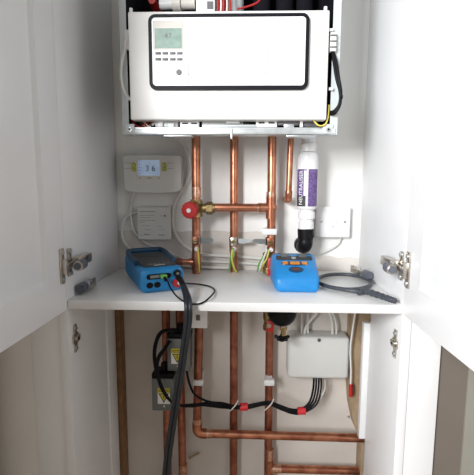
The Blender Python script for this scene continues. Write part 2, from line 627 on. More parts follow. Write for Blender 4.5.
slot(155, 178, 121, 127, M_paintsteel, 0.004)
slot(202, 256, 119, 124.5, M_greypl, 0.010)
slot(243, 256, 120.5, 124.5, M_black, 0.004)
slot(300, 303, 121, 127, M_white)
slot(304, 318, 122, 126.5, M_button, 0.006)
slot(284, 294, 124, 127.5, M_zinc, -0.002, .004)
slot(158, 163, 120.5, 127, M_white, -.001)
slot(168, 174, 123, 127.5, M_white, -.001)
slot(226, 240, 121, 123.5, M_white, .002)
b.build('clip_bracket', boiler)
b = MB()
for i in range(5):
    ps = [at(131 + i * 3, 118, YS + .02), at(134 + i * 4, 124, YS + .008), at(141 + i * 3, 127, YS + .006), at(150 + i * 2, 121, YS + .01), at(156, 117, YS + .02)]
    b.tube(ps, 0.0022, (M_red, M_black, M_copperdull, M_white, M_black)[i])
b.build('wiring_loom', boiler)
b = MB().tube([at(311, 116, BY), at(314, 121, BY - .004), at(319, 125.5, BY - .008), at(325, 124.5, BY - .008), at(328, 117, BY - .004), at(329, 105, BY)], 0.0016, M_yellow)
b.build('earth_wire', boiler)

FY = -0.262
fas = MB()
a, c = at(127, 11, -0.25), at(329.4, 10.2, -0.25)
bl, br = at(131, 119, -0.25), at(327, 120.4, -0.25)
fx0, fx1 = (a.x + bl.x) / 2, (c.x + br.x) / 2
fz0, fz1 = (bl.z + br.z) / 2, (a.z + c.z) / 2
sx, sz = (fx1 - fx0), (fz1 - fz0)
fas.box(fx0, fx1, -0.25, -0.222, fz0, fz1, M_boilw, 0.003, 3)
fascia = fas.build('fascia', boiler)


def FU(px, py):
    """a place on the fascia, measured on its face"""
    q = at(px, py, -0.2585)
    return q.x, q.z


ox0, oz1 = FU(147.6, 13.6)
ox1, oz0 = FU(308.2, 89.2)
t_ = 0.0072
b = MB()
b.ring(rrect(ox0, ox1, oz0, oz1, .014), rrect(ox0 + t_, ox1 - t_, oz0 + t_, oz1 - t_, .008), -0.2565, -0.249, M_bezel)
b.build('bezel', fascia)
b = MB()
ix0, ix1, iz0, iz1 = ox0 + t_ + .0003, ox1 - t_ - .0003, oz0 + t_ + .0003, oz1 - t_ - .0003
b.prism(rrect(ix0, ix1, iz0, iz1, .007)[::-1], -0.2585, -0.249, M_panelw)
b.build('control_panel', fascia)
PY = -0.2585
def line(pxa, pya, pxb, pyb, m, w=0.0013, nm='seam'):
    p, q = FU(pxa, pya), FU(pxb, pyb)
    xs, zs = sorted((p[0], q[0])), sorted((p[1], q[1]))
    MB().box(xs[0] - w / 2, xs[1] + w / 2, PY - 0.0002, PY + .001, zs[0] - w / 2, zs[1] + w / 2, m).build(nm, fascia)
line(188, 18.5, 188.5, 84.5, M_inkpale)
line(268, 18.5, 267, 84.5, M_inkpale)
line(188.5, 74, 267, 74, M_inkpale)
(p0, q1), (p1, q0) = FU(154.6, 28.6), FU(181.8, 48.3)
b = MB().box(p0 - .003, p1 + .0025, PY - 0.0008, PY, q0 - .002, q1 + .014, M_cream, .0008)
b.build('display_surround', fascia)
b = MB().box(p0, p1, PY - 0.0014, PY, q0, q1, M_lcd)
disp = b.build('display', fascia)
text('47', ((p0 + p1) / 2, PY - 0.0016, (q0 + q1) / 2 + .004), 0.014, M_inkgrey, fascia, name='display_digits')
for row, py in enumerate((53.4, 59.4)):
    for px in (155.5, 162.5, 170, 177):
        (u0, v1), (u1, v0) = FU(px, py - 1.2), FU(px + 5.6, py + 1.2)
        MB().box(u0, u1, PY - 0.0015, PY, v0, v1, M_button, .0004).build('button', fascia)
u, v = FU(179, 72.3)
MB().cyl((u, PY, v), (u, PY - 0.002, v), 0.0055, M_button, bev=.0005).build('button', fascia)
u, v = FU(280.5, 70)
b = MB()
ri = lambda r: [(u + r * math.cos(a * math.pi / 16), v + r * math.sin(a * math.pi / 16)) for a in range(32)]
b.ring(ri(.0105), ri(.0095), PY - 0.0008, PY + .0005, M_inkpale)
b.box(u - .0006, u + .0006, PY - .0008, PY, v - .001, v + .001, M_inkpale)
b.box(u + .014, u + .018, PY - .0004, PY, v + .001, v + .0018, M_inkpale)
b.box(u + .014, u + .017, PY - .0004, PY, v - .002, v - .0013, M_inkpale)
b.build('power_ring', fascia)
u, v = FU(228, 20.3)
b = MB()
for i in range(8):
    hgt = (0.0026, .0017, .002, .0017, .0026, .0017, .0026, .0017)[i]
    b.box(u - .013 + i * .0032, u - .0108 + i * .0032, PY - .0003, PY, v - .001, v - .001 + hgt, M_inkpale)
b.build('printed_mark', fascia)
for px, py in ((131, 10), (325.5, 8.6)):
    a = at(px, py, -0.236); MB().cyl(a + Vector((0, 0, -.006)), a + Vector((0, 0, .003)), 0.0035, M_white).build('hinge_lug', boiler)
for px, py in ((331, 30), (331, 89), (128, 32)):
    a = at(px, py, -0.24); MB().cyl(a - Vector((.004, 0, 0)), a + Vector((.004, 0, 0)), 0.003, M_white).build('hinge_lug', boiler)
b = MB().tube([at(129, 36, -.236), at(126, 42, -.243), at(125, 50, -.243), at(122, 62, -.245), at(121, 76, -.245), at(124, 90, -.245), at(130.5, 100, -.237)], 0.0028, M_cable)
b.box(at(125, 40, -.24).x, at(129, 40, -.24).x, -.243, -.236, at(125, 50, -.24).z, at(125, 30, -.24).z, M_greypl, .001)
b.build('side_cable', boiler)
b = MB()
p, q = at(330, 33, -.24), at(335.5, 52, -.24)
b.box(p.x, q.x, -.246, -.232, q.z, p.z, M_greypl, .0015)
for k in range(3):
    b.box(p.x, q.x + .0008, -.2475, -.246, q.z + .006 + k * .011, q.z + .0085 + k * .011, M_button)
b.build('cable_clamp', boiler)
b = MB()
for dx in (0, 2.2):
    b.tube([at(332 + dx * .3, 50, -.238), at(334 + dx, 62, -.245), at(336.5 + dx, 78, -.25), at(340 + dx * .4, 92, -.25), at(340 - dx * .3, 104, -.25), at(335 - dx * .2, 113 - dx, -.247), at(330, 114.5 - dx, -.232)], 0.0031, M_black)
b.tube([at(339.5, 97, -.2535), at(342.5, 97, -.2535)], .0042, M_black, curve=False)
b.build('black_cable', boiler)

# ------------------------------------------------------------ copper pipework
def pipe_thing(label, loc):
    return thing('copper_pipe', label, 'pipe', loc)


def coupling(p0, p1, r, parent, m=M_solder, name='coupling'):
    p0, p1 = Vector(p0), Vector(p1)
    d = (p1 - p0).normalized()
    b = MB().cyl(p0, p1, r + 0.0012, m, bev=.0006)
    return b.build(name, parent)


def clip(c, r, parent, w=0.028, label=None):
    """white plastic stand-off pipe clip round a vertical pipe at c"""
    b = MB()
    b.box(c.x - w / 2, c.x + w / 2, c.y - 0.0135, c.y + .004, c.z - .008, c.z + .008, M_white, .003)
    b.box(c.x - .009, c.x + .009, c.y, -0.0005, c.z - .007, c.z + .007, M_white, .001)
    return b.build('pipe_clip', parent)


def earth_clamp(px, py, Y, label, wing=1, dark=False):
    c = at(px, py, Y)
    t = thing('earth_clamp', label, 'clamp', c, 'earth bonding clamps above the shelf')
    b = MB()
    b.cyl(c + Vector((0, 0, -.010)), c + Vector((0, 0, .010)), 0.0128, M_nickel, seg=24)
    b.build('strap', t)
    b = MB().box(c.x - .008, c.x + .008, c.y - .020, c.y - .011, c.z - .011, c.z + .010, M_nickel if not dark else M_copperdull, .0015)
    b.build('screw_block', t)
    b = MB().cyl((c.x, c.y - .018, c.z), (c.x, c.y - .028, c.z), .0055, M_brass, bev=.0006)
    b.box(c.x - .0045, c.x + .0045, c.y - .0286, c.y - .0278, c.z - .0007, c.z + .0007, M_black)
    b.build('screw', t)
    b = MB()
    M = Matrix.Translation((c.x + wing * .012, c.y - .008, c.z))
    pts = [(0, -.006), (wing * .012, -.007), (wing * .028, -.004), (wing * .034, .001), (wing * .028, .006), (wing * .01, .006), (0, .006)]
    if wing < 0:
        pts = pts[::-1]
    b.prism(pts, -.0018, .0018, M_zinc if not dark else M_greybox, M)
    b.build('bent_tongue', t)
    q = c + Vector((.002, -.018, -.021))
    MB().cyl(q + Vector((0, .012, 0)), q, .0055, M_white, bev=.001).build('terminal', t)
    return t


R22, R15 = 0.011, 0.0078
# -- pipe A (left)
YA = -0.060
A = pipe_thing('left upright copper pipe with red-capped valve, elbow and run to the right below', (at(196, 300, YA)))
zt = 0.368
top = at(196, 134, YA); mid = at(196.6, 300, YA); low0 = at(199.5, 330, YA); low1 = at(197.2, 423, YA)
b = MB()
b.cyl((top.x, YA, zt), (mid.x, YA, 0.03), R22, M_copper)
b.cyl((mid.x, YA, 0.03), (mid.x, YA, -0.005), R22, M_copper)
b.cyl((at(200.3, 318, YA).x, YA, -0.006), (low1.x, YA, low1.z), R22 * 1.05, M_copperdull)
b.build('upright_tube', A)
hz = at(198, 433.2, YA).z
b = MB().tube([(low1.x, YA, low1.z), (low1.x, YA, hz + .012), (low1.x + .004, YA, hz + .004), (low1.x + .013, YA, hz), (low1.x + .026, YA, hz)], R22 + .0022, M_copper, seg=20, n=5)
b.build('elbow', A)
xe = 0.350
b = MB().cyl((low1.x + .02, YA, hz), (xe, YA, hz - 0.003), R22, M_copper); b.build('level_tube', A)
coupling((low1.x, YA, low1.z + .014), (low1.x, YA, low1.z - .002), R22, A)
coupling((low1.x + .026, YA, hz), (low1.x + .042, YA, hz), R22, A)
coupling((top.x, YA, at(0, 186, YA).z), (top.x, YA, at(0, 196, YA).z), R22, A)
clip(at(198.5, 381, YA), R22, A)
# lower stub left (second outlet)
j = at(196.5, 262, YA)
b = MB()
b.cyl((j.x - .002, YA, j.z), (j.x - .040, YA, j.z), R15, M_copper)
b.cyl((j.x - .003, YA, j.z), (j.x - .017, YA, j.z), R15 + .002, M_copper)
b.tube([(j.x - .036, YA, j.z), (j.x - .05, YA, j.z), (j.x - .056, YA, j.z - .008), (j.x - .057, YA, j.z - .03)], R15 + .0012, M_copperdull)
b.cyl((j.x, YA, j.z + .02), (j.x, YA, j.z - .02), R22 + .0016, M_copper)
b.build('tee', A)
# valve with red handwheel
v = at(196.5, 208, YA)
b = MB()
b.lathe([(.012, -.022), (.0155, -.022), (.0155, -.010), (.0135, -.008), (.0135, .008), (.0155, .010), (.0155, .022), (.012, .022)], M_brass, v, seg=8)
b.cyl(v + Vector((0.008, 0, 0)), v + Vector((.024, 0, 0)), .0115, M_brass)
b.cyl(v + Vector((0.026, 0, 0)), v + Vector((.041, 0, 0)), .0165, M_brass, seg=6, smooth=False)
b.cyl(v + Vector((0.022, 0, 0)), v + Vector((.047, 0, 0)), .0125, M_brass)
b.cyl(v + Vector((0, -.004, 0)), v + Vector((-.009, -.029, 0.001)), .0195, M_brass, r1=.0175, seg=6, smooth=False)
valve = b.build('valve_body', A)
w0 = v + Vector((-.009, -.030, -.003)); w1 = v + Vector((-.013, -.045, -.004)); dd = (w1 - w0).normalized()
b = MB()
b.lathe([(.014, 0), (.0195, .001), (.0205, .004), (.0205, .013), (.0185, .016), (.0, .0165)], M_red, w0, direction=dd)
for k in range(14):
    a = k * 2 * math.pi / 14
    e1 = dd.orthogonal().normalized(); e2 = dd.cross(e1)
    o_ = w0 + (e1 * math.cos(a) + e2 * math.sin(a)) * .0200
    b.cyl(o_ + dd * .003, o_ + dd * .013, .0018, M_red, seg=8)
wheel = b.build('handwheel', valve)
MB().cyl(w0 + dd * .0155, w0 + dd * .0175, .0055, M_white).build('cap', valve)

# -- pipe C (right of centre)
YC = -0.060
C = pipe_thing('right-hand upright copper pipe teeing into two level runs', at(271, 300, YC))
ct = at(272, 136, YC); cm = at(270.5, 300, YC); cb = at(268.5, 475, YC)
b = MB()
b.cyl((ct.x, YC, zt), (cm.x, YC, .03), R22, M_copper)
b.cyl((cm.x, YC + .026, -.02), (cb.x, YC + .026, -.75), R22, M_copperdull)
b.build('upright_tube', C)
zx = at(240, 207.6, YC).z
b = MB().cyl((v.x + .04, YC, zx), (ct.x, YC, zx), R22 * .95, M_copper)
b.build('level_tube', C)
b = MB()
b.cyl((ct.x, YC, zx + .028), (ct.x, YC, zx - .028), R22 + .0015, M_copper)
b.cyl((ct.x - .030, YC, zx), (ct.x, YC, zx), R22 + .0012, M_copper)
b.sphere((ct.x + .004, YC, zx), R22 + .0012, M_copper)
b.build('tee', C)
coupling((ct.x, YC, zx + .040), (ct.x, YC, zx + .026), R22, C)
coupling((ct.x - .034, YC, zx), (ct.x - .026, YC, zx), R22, C)
clip(at(269.3, 231.4, YC), R22, C, .038)
clip(at(269, 381, YC), R22, C, .028)
zj = at(269, 468.5, -.034).z
xl = at(269, 468, -.034).x
b = MB()
b.cyl((xl, -.034, zj + .03), (xl, -.034, zj - .03), R22 + .0018, M_copper)
b.cyl((xl, -.034, zj), (xl + .034, -.034, zj), R22 + .0014, M_solder)
b.build('tee', C)
b = MB().cyl((xl + .02, -.034, zj), (.344, -.034, zj), R22, M_copper); b.build('level_tube', C)
coupling((xl, -.034, at(0, 442, -.034).z), (xl, -.034, at(0, 452, -.034).z), R22, C)
# red lever valve just below the shelf
lv = at(268.5, 322, YC + .02)
b = MB().lathe([(.011, -.022), (.015, -.020), (.015, -.008), (.0125, -.006), (.0125, .006), (.015, .008), (.015, .03), (.011, .034)], M_brass, lv, seg=10)
vb = b.build('valve_body', C)
b = MB()
b.box(lv.x - .006, lv.x + .012, lv.y - .028, lv.y - .020, lv.z - .018, lv.z + .012, M_red, .002)
b.cyl((lv.x, lv.y - .012, lv.z), (lv.x, lv.y - .03, lv.z), .006, M_nickel)
b.build('lever', vb)
# upper red valve half hidden by the right meter
uv = at(268.6, 262, YC)
b = MB().lathe([(.011, -.03), (.0155, -.028), (.0155, -.012), (.0125, -.010), (.0125, .012), (.0155, .014), (.0155, .024), (.011, .026)], M_brass, uv, seg=10)
vb2 = b.build('valve_body', C)
b = MB()
b.box(uv.x - .004, uv.x + .014, uv.y - .030, uv.y - .022, uv.z - .03, uv.z + .016, M_red, .002)
b.cyl((uv.x + .003, uv.y - .01, uv.z - .008), (uv.x + .003, uv.y - .0335, uv.z - .008), .0035, M_nickel)
b.build('lever', vb2)

# -- pipe B (centre)
YB = -0.030
Bp = pipe_thing('centre copper pipe running straight up behind the level pipe', at(234, 300, YB))
bt_, bb_ = at(234.2, 136, YB), at(233.5, 475, YB)
MB().cyl((bt_.x, YB, zt), ((bt_.x + bb_.x) / 2, YB, -.02), R22, M_copper).build('upright_tube', Bp)
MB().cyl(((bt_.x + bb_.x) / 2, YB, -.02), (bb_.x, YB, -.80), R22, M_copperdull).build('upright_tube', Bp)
coupling((bt_.x, YB, at(0, 236, YB).z), (bt_.x, YB, at(0, 249, YB).z), R22, Bp)

# -- pipe D (short 15 mm)
YD = -0.06
Dp = pipe_thing('short thin copper pipe turning into the wall left of the filter bottle', at(290, 190, YD))
d0, d1 = at(291, 136, YD), at(288.6, 194, YD)
b = MB().cyl((d0.x, YD, zt), d1, R15, M_copper); b.build('upright_tube', Dp)
b = MB().tube([d1 + Vector((0, 0, .008)), d1, d1 + Vector((0, .004, -.010)), d1 + Vector((0, .014, -.0145)), (d1.x, -.003, d1.z - .0145)], R15 + .0016, M_copper, n=5)
b.cyl(d1 + Vector((0, -.001, -.014)), d1 + Vector((0, -.006, -.014)), .0075, M_copper, r1=.004)
b.build('elbow', Dp)
b = MB().cyl(d0 + Vector((0, 0, .004)), d0 + Vector((0, 0, -.012)), R15 + .0015, M_copper)

# -- two dark pipes at lower left
E1 = pipe_thing('dull copper pipe at far left under the shelf behind the grey boxes', at(167, 400, -.05))
e0, e1 = at(166, 312, -.05), at(167.5, 475, -.05)
MB().cyl((e0.x, -.05, -T - .001), (e1.x, -.05, -.80), R22, M_copperdull).build('upright_tube', E1)
E2 = pipe_thing('dull copper pipe with soldered joint behind the hanging hose', at(183, 400, -.035))
e2, e3 = at(179.5, 312, -.035), at(183, 475, -.035)
MB().cyl((e2.x, -.035, -T - .001), (e3.x, -.035, -.80), R22, M_copperdull).build('upright_tube', E2)
coupling((e3.x, -.035, at(0, 459, -.035).z), (e3.x, -.035, at(0, 468, -.035).z), R22, E2)
p = at(190, 462, -.03)
tw = MB().cyl(at(189, 458.5, -.01), at(199, 453, -.01), .0032, M_woodpale).build('wall_plug')
tag(tw, 'small pale plug in the wall at the bottom beside the dull pipe', 'plug')

earth_clamp(196.6, 240, YA, 'earth clamp on left pipe under the red-capped valve', 1, True)
earth_clamp(233.9, 240.5, YB, 'earth clamp on centre pipe with bright tongue to the right', 1)
earth_clamp(270, 241, YC, 'earth clamp on right pipe just under the white clip', -1, True)


def cable(name, label, pts, r, m, cat='cable', group=None, parent=None, **k):
    b = MB().tube(pts, r, m, **k)
    o = b.build(name, parent)
    if not parent:
        tag(o, label, cat, group)
    return o


# earth wires
def wires(label, specs):
    t = thing('earth_wire', label, 'wire', specs[0][0][-1])
    for pts, m in specs:
        MB().tube(pts, .0021, m).build('wire_core', t)
    return t
wires('yellowish earth wire running down the left copper pipe', [([at(197.5, 247, -.085), at(198.5, 255, -.085), at(199, 263, -.08), at(199.5, 272.5, -.07)], M_yellow)])
wires('green and yellow earth wires looping down the centre pipe', [
    ([at(234, 248, -.06), at(231.5, 254, -.062), at(230, 262, -.06), at(229.5, 271.5, -.05)], M_green),
    ([at(233, 248, -.06), at(234, 255, -.062), at(232, 262, -.062), at(235, 271.5, -.052)], M_green),
    ([at(232, 250, -.062), at(232, 260, -.066), at(234, 267, -.06), at(236.5, 272, -.05)], M_yellow)])
wires('green and yellow earth wires in a bundle beside the red lever', [
    ([at(268, 250, -.09), at(263, 257, -.092), at(259, 264, -.085), at(257.5, 271.5, -.07)], M_green),
    ([at(269, 250, -.09), at(267, 258, -.092), at(263, 265, -.085), at(261, 271.5, -.07)], M_yellow),
    ([at(267, 250, -.09), at(265, 255, -.095), at(260, 268, -.085), at(259, 272, -.07)], M_cable)])

# ------------------------------------------------------------ condensate filter bottle
YF = -0.075
top, bot = at(307, 136, YF), at(307, 229, YF)
fx = at(307.3, 180, YF).x
Z = lambda py: at(308, py, YF).z
flt = thing('condensate_filter', 'white neutraliser bottle with purple label hanging from the boiler', 'filter', (fx, YF, Z(229)))
b = MB()
b.lathe([(.014, Z(152)), (.0195, Z(152)), (.0195, Z(144)), (.0165, Z(143.5)), (.0165, Z(140)), (.0185, Z(139.5)), (.0185, Z(136)), (.012, zt - .003)], M_white, (fx, YF, 0))
b.build('top_cap', flt)
b = MB()
rb = .0258
b.lathe([(.012, Z(209)), (.022, Z(209)), (rb, Z(206)), (rb, Z(157)), (rb - .002, Z(154.5)), (.021, Z(152.5)), (.014, Z(152))], M_white, (fx, YF, 0))
b.build('bottle', flt)


def arc_band(bld, cx, cy, r, a0, a1, z0, z1, m, n=14):
    def fn():
        A_, B_ = [], []
        for i in range(n + 1):
            a = math.radians(a0 + (a1 - a0) * i / n)
            x, y = cx + r * math.sin(a), cy - r * math.cos(a)
            A_.append(bld.bm.verts.new((x, y, z0))); B_.append(bld.bm.verts.new((x, y, z1)))
        for i in range(n):
            bld.bm.faces.new((A_[i], A_[i + 1], B_[i + 1], B_[i]))
    bld._add(fn, m, True)
zl0, zl1 = Z(206), Z(169.5)
b = MB()
arc_band(b, fx, YF, rb + .0003, -75, 62, zl0, zl1, M_labelw)
arc_band(b, fx, YF, rb + .0006, -2, 60, zl0, zl1, M_purple)
arc_band(b, fx, YF, rb + .0006, -75, -26, zl0, zl1, M_purple)
arc_band(b, fx, YF, rb + .0007, -70, -14, zl0, zl0 + .026, M_face)
arc_band(b, fx, YF, rb + .0007, -75, -10, zl1 - .004, zl1, M_purple)
arc_band(b, fx, YF, rb + .0007, -7, -3, zl0, zl1, M_cream)
b.build('label', flt)
ang = math.radians(-40)
rr = rb + .0018
ltr = 'NEUTRALISER'
tx = text(ltr, (fx + rr * math.sin(ang), YF - rr * math.cos(ang), (zl0 + zl1) / 2 - .002), .0135, M_labelw, flt, name='lettering')
tx.matrix_world = Matrix.Translation((fx + rr * math.sin(ang), YF - rr * math.cos(ang), (zl0 + zl1) / 2)) @ Matrix.Rotation(ang, 4, 'Z') @ Matrix.Rotation(math.pi / 2, 4, 'X') @ Matrix.Rotation(math.pi / 2, 4, 'Z')
tx.matrix_parent_inverse = Matrix.Identity(4)
tx.location = Vector(tx.matrix_world.translation) - Vector(flt.location)
b = MB()
b.lathe([(.012, Z(229)), (.019, Z(229)), (.019, Z(222)), (.0165, Z(221.5)), (.0165, Z(219)), (.021, Z(218.5)), (.021, Z(212)), (.017, Z(211.5)), (.017, Z(209)), (.012, Z(209))], M_white, (fx, YF, 0))
b.build('bottom_cap', flt)
# black elbow under it
ex = at(305.5, 240, YF).x
b = MB()
b.cyl((fx - .001, YF, Z(228.5)), (ex + .001, YF, Z(238)), .0205, M_black, bev=.001)
b.tube([(ex + .001, YF, Z(236)), (ex, YF, Z(240)), (ex - .001, YF - .002, Z(244)), (ex - .002, YF + .012, Z(247.0)), (ex - .002, YF + .03, Z(247.5)), (ex - .002, -.004, Z(247.5))], .0185, M_black, seg=24, n=5)
b.cyl((ex - .002, YF + .034, Z(247.5)), (ex - .002, YF + .05, Z(247.5)), .021, M_black)
tag(b.build('waste_elbow'), 'black plastic waste elbow under the neutraliser bottle', 'pipe elbow')

# ------------------------------------------------------------ electrical boxes
# programmer
t = thing('heating_programmer', 'white heating programmer with lit display reading 3 6', 'thermostat', at(151, 190, 0))
YP = -0.040
a, c = at(122, 155, YP), at(181.5, 155, YP)
zb1, zb0 = at(151, 154.8, YP).z, at(151, 192.5, YP).z
pts = []
n = 10
xa, xb = a.x, c.x
pts += [(xb - .003, zb1 - .0005), ((xa + xb) / 2, zb1 + .001), (xa + .003, zb1 - .0005), (xa + .0005, zb1 - .004)]
pts += [(xa + .002, zb0 + .012), (xa + .005, zb0 + .006), (xa + .012, zb0 + .002), (xa + .045, zb0 - .002), (xb - .045, zb0 - .002), (xb - .012, zb0 + .002), (xb - .005, zb0 + .006), (xb - .002, zb0 + .012), (xb - .0005, zb1 - .004)]
b = MB().prism(pts[::-1], YP, -0.001, M_greypl)
body = b.build('case', t)
mod = body.modifiers.new('bevel', 'BEVEL'); mod.width = .003; mod.segments = 3; mod.limit_method = 'ANGLE'; mod.angle_limit = math.radians(50)
def PP(px, py): q = at(px, py, YP); return q.x, q.z
(p0, q1), (p1, q0) = PP(135.5, 158.5), PP(161.5, 180)
b = MB(); b.prism(rrect(p0, p1, q0, q1, .003)[::-1], YP - .0015, YP, M_cream); b.build('display_surround', t)
(p0, q1), (p1, q0) = PP(138, 160), PP(160, 175.7)
MB().box(p0, p1, YP - .0025, YP - .001, q0, q1, M_lcdb).build('display', t)
text('3 6', ((p0 + p1) / 2 + .004, YP - .003, (q0 + q1) / 2 - .002), .021, M_ink, t, name='display_digits')
b = MB()
for i in range(5):
    for j in range(1):
        b.box(p0 + .002 + j * .047, p0 + .006 + j * .047, YP - .0027, YP - .0024, q0 + .004 + i * .008, q0 + .006 + i * .008, M_inkgrey)
b.build('display_marks', t)
for px in (134, 164.5):
    u, v_ = PP(px, 167)
    bb = MB()
    for dz in (-.0055, .0055):
        bb.lathe([(.0058, 0), (.0058, .002), (.004, .004), (0, .0045)], M_lime, (u, YP, v_ + dz), direction=(0, -1, 0))
    bb.build('button', t)
b = MB()
for px, w_ in ((140, .004), (149.5, .010), (159, .004)):
    u, v_ = PP(px, 178); b.box(u - w_ / 2, u + w_ / 2, YP - .002, YP - .0012, v_ - .001, v_ + .001, M_inkgrey)
b.build('printed_mark', t)
for pa, pb in ((124.5, 131), (168, 174)):
    b = MB()
    for py in (163, 168.5):
        (u, v_), (u2, _) = PP(pa, py), PP(pb, py)
        b.box(u, u2, YP - .0004, YP + .0002, v_ - .0004, v_ + .0004, M_inkgrey)
    b.build('printed_mark', t)

# receiver plate
t = thing('wiring_centre', 'square white receiver box with small printed wiring notes', 'control box', at(153, 238, 0))
YR = -0.022
(xa, zt1), (xb, zt0) = [(q.x, q.z) for q in (at(137, 206.8, YR), at(170.8, 240, YR))]
b = MB(); b.prism(rrect(xa, xb, zt0, zt1, .005)[::-1], YR, -.001, M_greypl)
o = b.build('case', t); mod = o.modifiers.new('bevel', 'BEVEL'); mod.width = .002; mod.segments = 2; mod.limit_method = 'ANGLE'; mod.angle_limit = math.radians(60)
b = MB()
random.seed(3)
rows = [(211.5, 139.5, 155, .0022), (215.3, 139.5, 154.5, .0012), (217.5, 139.5, 151, .0012), (220.3, 139.5, 155, .0012), (222.3, 139.5, 145, .0012), (225.5, 142, 150, .001), (229.5, 145, 151, .001), (226.5, 157, 163, .0008), (229.8, 157.5, 165, .0008), (234.5, 144, 150, .0025), (235, 158.5, 164.5, .0025), (235.5, 140, 142, .001)]
for py, pa, pb, h_ in rows:
    u = at(pa, py, YR).x; ue = at(pb, py, YR).x; z_ = at(pa, py, YR).z
    while u < ue:
        w_ = random.uniform(.0015, .004)
        b.box(u, min(u + w_, ue), YR - .0003, YR + .0003, z_ - h_ / 2, z_ + h_ / 2, M_inkgrey)
        u += w_ + .001
b.build('printed_mark', t)
b = MB()
for px, r_ in ((161, .0012), (164.8, .0026)):
    q = at(px, 215.8, YR); b.cyl((q.x, YR, q.z), (q.x, YR - .0012, q.z), r_, M_button)
b.build('indicator', t)
# rocker spur switch plate
t = thing('fused_spur', 'white square fused spur plate on the wall right of the bottle', 'switch', at(333, 238, 0))
YSP = -0.024
(xa, zt1), (xb, zt0) = [(q.x, q.z) for q in (at(316.5, 206.5, YSP), at(349.8, 237.8, YSP))]
b = MB().box(xa + .001, xb - .001, -.018, -.001, zt0 + .001, zt1 - .001, M_cream, .001)
b.build('back_box', t)
b = MB().box(xa, xb, YSP, -.0165, zt0, zt1, M_white, .0025, 3); b.build('face_plate', t)
b = MB()
cx_, cz_ = (xa + xb) / 2, (zt0 + zt1) / 2
b.box(cx_ - .009, cx_ + .008, YSP - .0018, YSP, cz_ - .004, cz_ + .018, M_white, .0015)
b.build('fuse_carrier', t)
b = MB().box(cx_ - .004, cx_ + .004, YSP - .0006, YSP + .0005, cz_ - .013, cz_ - .0115, M_inkpale); b.build('printed_mark', t)
for dx in (-.0305, .0305):
    b = MB().cyl((cx_ + dx, YSP - .0012, cz_ + .001), (cx_ + dx, YSP, cz_ + .001), .0028, M_nickel)
    b.box(cx_ + dx - .002, cx_ + dx + .002, YSP - .0015, YSP - .0011, cz_ + .0006, cz_ + .0014, M_black)
    b.build('screw', t)
cable('white_cable', 'thin white cable curving from the spur plate down behind the right meter', [at(341, 237, -.012), at(339, 243, -.01), at(333, 248, -.009), at(324, 252.5, -.008), at(312, 256, -.008), at(300, 262, -.008)], .0022, M_cable)

# wall cables above the shelf
cable('grey_cable', 'grey cable curving from boiler underside around right of the programmer', [at(171, 128, -.09), at(176, 134, -.05), at(181, 141, -.02), at(187, 152, -.01), at(190.5, 166, -.008), at(188, 180, -.008), at(180, 193, -.008), at(175, 203, -.008), at(173, 216, -.008), at(174, 229, -.008), at(180, 241, -.008), at(191, 250, -.008), at(205, 254.5, -.008), at(235, 256.5, -.007), at(262, 258.5, -.007), at(280, 260, -.007)], .0046, M_cable)
cable('grey_cable', 'grey cable dropping from programmer underside past the receiver box', [at(134, 191, -.015), at(131.5, 203, -.01), at(130.8, 214, -.008), at(133, 228, -.008), at(140, 238, -.008), at(150, 245, -.008), at(168, 252, -.008), at(190, 260, -.007), at(235, 262.5, -.007), at(264, 264.5, -.007), at(285, 266, -.007)], .0042, M_cable)
cable('grey_cable', 'grey cable looping left out of the square receiver box', [at(138, 212, -.012), at(131, 214, -.008), at(124.5, 219, -.0125), at(121.8, 229, -.012), at(123.5, 240, -.012), at(130, 249, -.008), at(140, 256, -.007), at(160, 262, -.007), at(200, 267, -.007), at(240, 268, -.007)], .0042, M_cable)

# ------------------------------------------------------------ blue instruments
def local(M):
    return M


# left analyser
def inst(name, label, origin, rz, rx=0.0):
    t = thing(name, label, 'meter', origin)
    t.rotation_euler = (rx, 0, rz)
    return t


fl, frr = atz(142, 293.0, 0), atz(184, 290, 0)
org = (fl + frr) / 2
m1 = inst('gas_analyser', 'blue handheld analyser on shelf left with hose and lead plugged in', (org.x + .001, org.y - .006, 0.0), math.radians(27))
m1.scale = (1.13, 1.07, 1.03)
# local coordinates: x width, y backwards, z up


def loft(sections, m, n=28):
    """sections: (y, half width, z0, z1, corner) rounded cross-sections joined front to back"""
    b = MB()

    def fn():
        rings = []
        for y, hw, za, zb_, r in sections:
            rings.append([b.bm.verts.new((x, y, z)) for x, z in rrect(-hw, hw, za, zb_, r, 6)])
        for A_, B_ in zip(rings, rings[1:]):
            k = len(A_)
            for i in range(k):
                j_ = (i + 1) % k
                b.bm.faces.new((A_[i], A_[j_], B_[j_], B_[i]))
        b.bm.faces.new(rings[0]); b.bm.faces.new(rings[-1])
    b._add(fn, m, True)
    return b


def tilt(b):
    for v in b.bm.verts:
        if v.co.y > .05:
            v.co.z += (v.co.y - .05) * .085


def lb(b, name, parent):
    """a part whose mesh is in its thing's own coordinates"""
    o = b.build(name)
    o.parent = parent
    return o


b = loft([(0.000, .036, .005, .046, .010), (0.004, .041, .001, .050, .012), (.02, .0425, 0, .052, .012), (.05, .040, .0, .050, .011), (.09, .041, .002, .054, .011), (.125, .0435, .005, .058, .011), (.158, .0435, .008, .060, .012), (.168, .038, .014, .054, .012)], M_blue)
lb(b, 'rubber_boot', m1)
b = MB()
b.prism([(x, y) for x, y in rrect(-.033, .033, .014, .143, .008)], -.0535, -.0485, M_face, Matrix.Rotation(math.radians(-90), 4, 'X'))
tilt(b)
face = lb(b, 'face_panel', m1)
